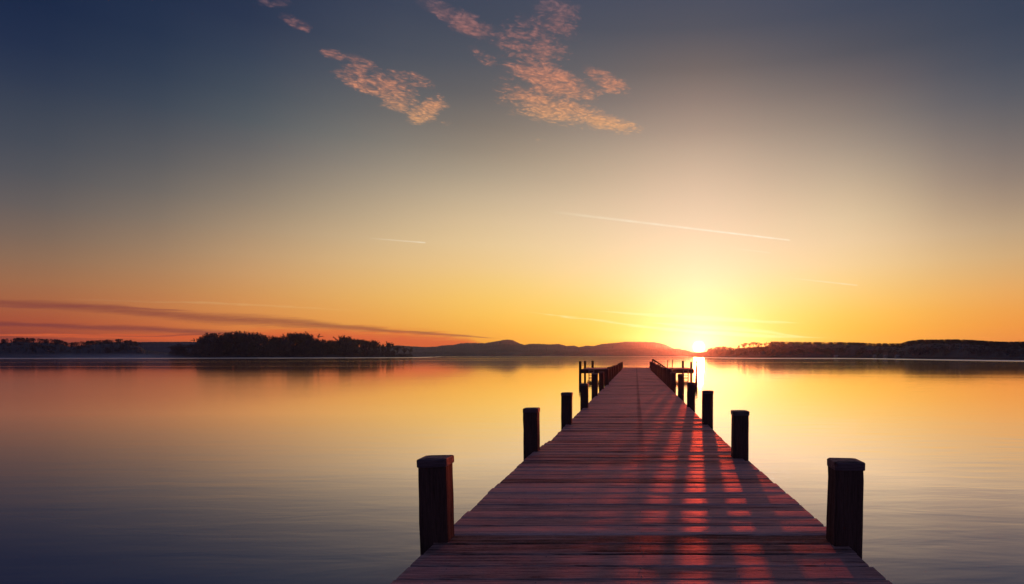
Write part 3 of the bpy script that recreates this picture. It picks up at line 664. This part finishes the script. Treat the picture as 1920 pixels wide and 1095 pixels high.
for i in range(34):
    px = 372 + (712 - 372) * (i + r.uniform(.1, .9)) / 34
    island_tree(px, ITOP(px) - .3 + r.uniform(0, 2.2), r.uniform(.6, 1), r.randrange(6), r.uniform(.9, 1.2), MASS)
items = []
for i in range(230):
    px = r.uniform(314, 742); t = r.random(); D = isl_d(px) + 2 + t * 38
    Ht = (CAMZ + (HY - ITOP(px)) / FPX * D) * r.uniform(.35, .78) * (1 if px < 690 else .7)
    items.append((r.choice(CLUMP), ((px - CX) / FPX * D, D, .4), max(2.5, Ht), r.uniform(.55, .9), r.uniform(0, 6.28)))
for i in range(60):
    px = r.uniform(740, 800); D = isl_d(px) + 4 + r.random() * 25
    items.append((r.choice(CLUMP), ((px - CX) / FPX * D, D, .2), r.uniform(1.2, 4) * (1 if px < 772 else .35), 1.6, r.uniform(0, 6.28)))
tag(link("undergrowth", merged("undergrowth", M_TWIG, items)), "dense dark undergrowth below the island trees", "undergrowth", kind="stuff")

# see-through row of bare trees on the right shore next to the sun
RG = "row of bare trees on the right shore"
for i, (px, top, k) in enumerate([(1386, 645.5, 0), (1391, 643.5, 4), (1396, 642, 3), (1401, 641.3, 4), (1406, 640.3, 0), (1411, 639.6, 2), (1417, 640.4, 4), (1423, 641, 3), (1429, 642.5, 4), (1435, 640.6, 0), (1440, 641.2, 4), (1445, 641, 3), (1451, 640.4, 0)]):
    D = float(shore_d(px)) + 40; zg = CAMZ + (HY - RGND(px)) / FPX * D
    H = CAMZ + (HY - top) / FPX * D - zg
    lab = {0: "first and shortest bare tree of the backlit row, nearest the sun", 5: "tallest bare tree of the backlit row beside the sun", 12: "bare tree where the backlit row meets the dark wood"}.get(i, "slender bare tree in the backlit row between the sun and the dark wood")
    plant("bare_tree", BARE_ME[k], ((px - CX) / FPX * D, D, zg - .2), H, .95, i * 1.3, lab, "tree", RG)

for px, top, ws, lab in ((1547, 637.6, .8, "lone conifer rising like a mast above the right wood, nearest the sun"), (1509, 641.0, 1.2, "dark conifer spike on the skyline between the bare row and the mast-like conifer"),
                         (1638, 643.6, .9, "small conifer spike above the saddle in the right wood"), (1661, 643.4, .9, "conifer just past the saddle spike on the right shore skyline"),
                         (1911, 636.6, .55, "lone slender conifer standing clear of the wood at the photo's right edge")):
    D = float(shore_d(px)) + 44; zg = (CAMZ + (HY - RGND(px)) / FPX * D) * .9; H = CAMZ + (HY - top) / FPX * D - zg
    plant("conifer", CONI_ME[0], ((px - CX) / FPX * D, D, zg), H, ws, px, lab, "tree", "conifers on the right skyline")

# pale boathouses in the right wood
def shed(px, py, w, lab):
    D = float(shore_d(px)) - 1.5; s_ = D / FPX; z0 = CAMZ + (HY - py) / FPX * D
    t = tag(empty("boathouse", ((px - CX) / FPX * D, D, 0)), lab, "boathouse", "pale boathouses on the right shore")
    W = w * s_ / 2; h = max(1.5, z0 - 1.0)
    mb = MB(); mb.box(-W, W, 0, 2.4, -.2, h); mb.build("wall", M_WALL, t)
    mb = MB(); mb.add([(-W - .2, -.25, h + .003), (W + .2, -.25, h + .003), (W + .2, 2.65, h + .003), (-W - .2, 2.65, h + .003), (-W - .2, 1.2, h + 1.0), (W + .2, 1.2, h + 1.0)], [(3, 2, 1, 0), (0, 1, 5, 4), (2, 3, 4, 5), (0, 4, 3), (1, 2, 5)])
    mb.build("roof", M_ROOF, t)
shed(1568.5, 665.6, 6.5, "small pale boathouse on the right shore nearest the sun")
shed(1642, 665, 6, "small pale boathouse left of the pair at the foot of the right wood")
shed(1662, 667, 7, "pale boathouse right of the pair at the foot of the right wood")
shed(1686, 666, 11, "widest pale boathouse below the step in the right wood")

# row of pale buoys before the left shore
b0 = MB(); b0.tube([(0, 0, -.15), (0, 0, .02), (0, 0, .22), (0, 0, .36), (0, 0, .42)], [.1, .26, .28, .16, .04], 8)
bm = b0.mesh("buoy", M_WHITE, True)
for i in range(46):
    px = 124 + i * 4.1; D = 508 + i * .15
    o = link("buoy", bm); o.location = ((px - CX) / FPX * D, D, 0)
    tag(o, "small pale buoy in the long dotted row before the misty left shore", "buoy", "row of pale buoys off the left shore")
# low jetty at the island's tip
mb = MB(); D = float(shore_d(812)) - 8
x0, x1 = ((772 - CX) / FPX * D, (815 - CX) / FPX * D)
t = tag(empty("landing_stage", (x0, D, 0)), "low dark landing stage reaching out from the sunward tip of the island", "landing stage")
mb.box(0, x1 - x0, -.8, .8, .5, .75); mb.build("deck", M_BEAM, t)
for k in range(12):
    mb = MB(); xx = (x1 - x0) * (k + .5) / 12; mb.tube([(xx, 0, -.5), (xx, 0, .5)], .16, 6); mb.build("pile", M_BEAM, t)
mb = MB(); mb.box(x1 - x0 - 2.4, x1 - x0, -.9, .9, .753, 1.5); mb.build("end_box", M_BEAM, t)

# ------------------------------------------------------------------ haze
def build_haze():
    m, n, out = material("evening_haze"); v = n.new('ShaderNodeVolumePrincipled')
    v.inputs['Color'].default_value = (.60, .66, 1.0, 1); v.inputs['Density'].default_value = .00007; v.inputs['Anisotropy'].default_value = .90
    n.link(v.outputs[0], out.inputs['Volume'])
    mb = MB(); mb.box(-3600, 3600, -3600, 3600, -2.4, 110); o = mb.build("haze", m)
    tag(o, "thin evening haze over the lake", "haze", kind="stuff"); o.display_type = 'WIRE'
build_haze()
def build_mist():
    m, n, out = material("lake_mist"); v = n.new('ShaderNodeVolumePrincipled')
    v.inputs['Color'].default_value = (.9, .92, 1.0, 1); v.inputs['Anisotropy'].default_value = .1
    tc = n.new('ShaderNodeTexCoord'); sp = n.new('ShaderNodeSeparateXYZ'); n.link(tc.outputs['Object'], sp.inputs[0])
    mp = n.new('ShaderNodeMapping'); mp.inputs['Scale'].default_value = (.02, .03, .12); n.link(tc.outputs['Object'], mp.inputs['Vector'])
    nz = n.mr(n.noise(mp.outputs[0], 1.0, 3.0, .6), .35, .7, .2, 1)
    fade = n.m('MULTIPLY', n.mr(sp.outputs[2], 4.2, .3, 0, 1), n.m('MULTIPLY', n.mr(sp.outputs[0], -560, -470), n.mr(sp.outputs[0], -372, -400)))
    n.link(n.m('MULTIPLY', n.m('MULTIPLY', fade, nz), .015), v.inputs['Density']); n.link(v.outputs[0], out.inputs['Volume'])
    mb = MB(); mb.box(-570, -366, 486, 528, .05, 5.4); o = mb.build("mist", m)
    tag(o, "thin low mist lying on the water before the left shore", "mist", kind="stuff")
build_mist()
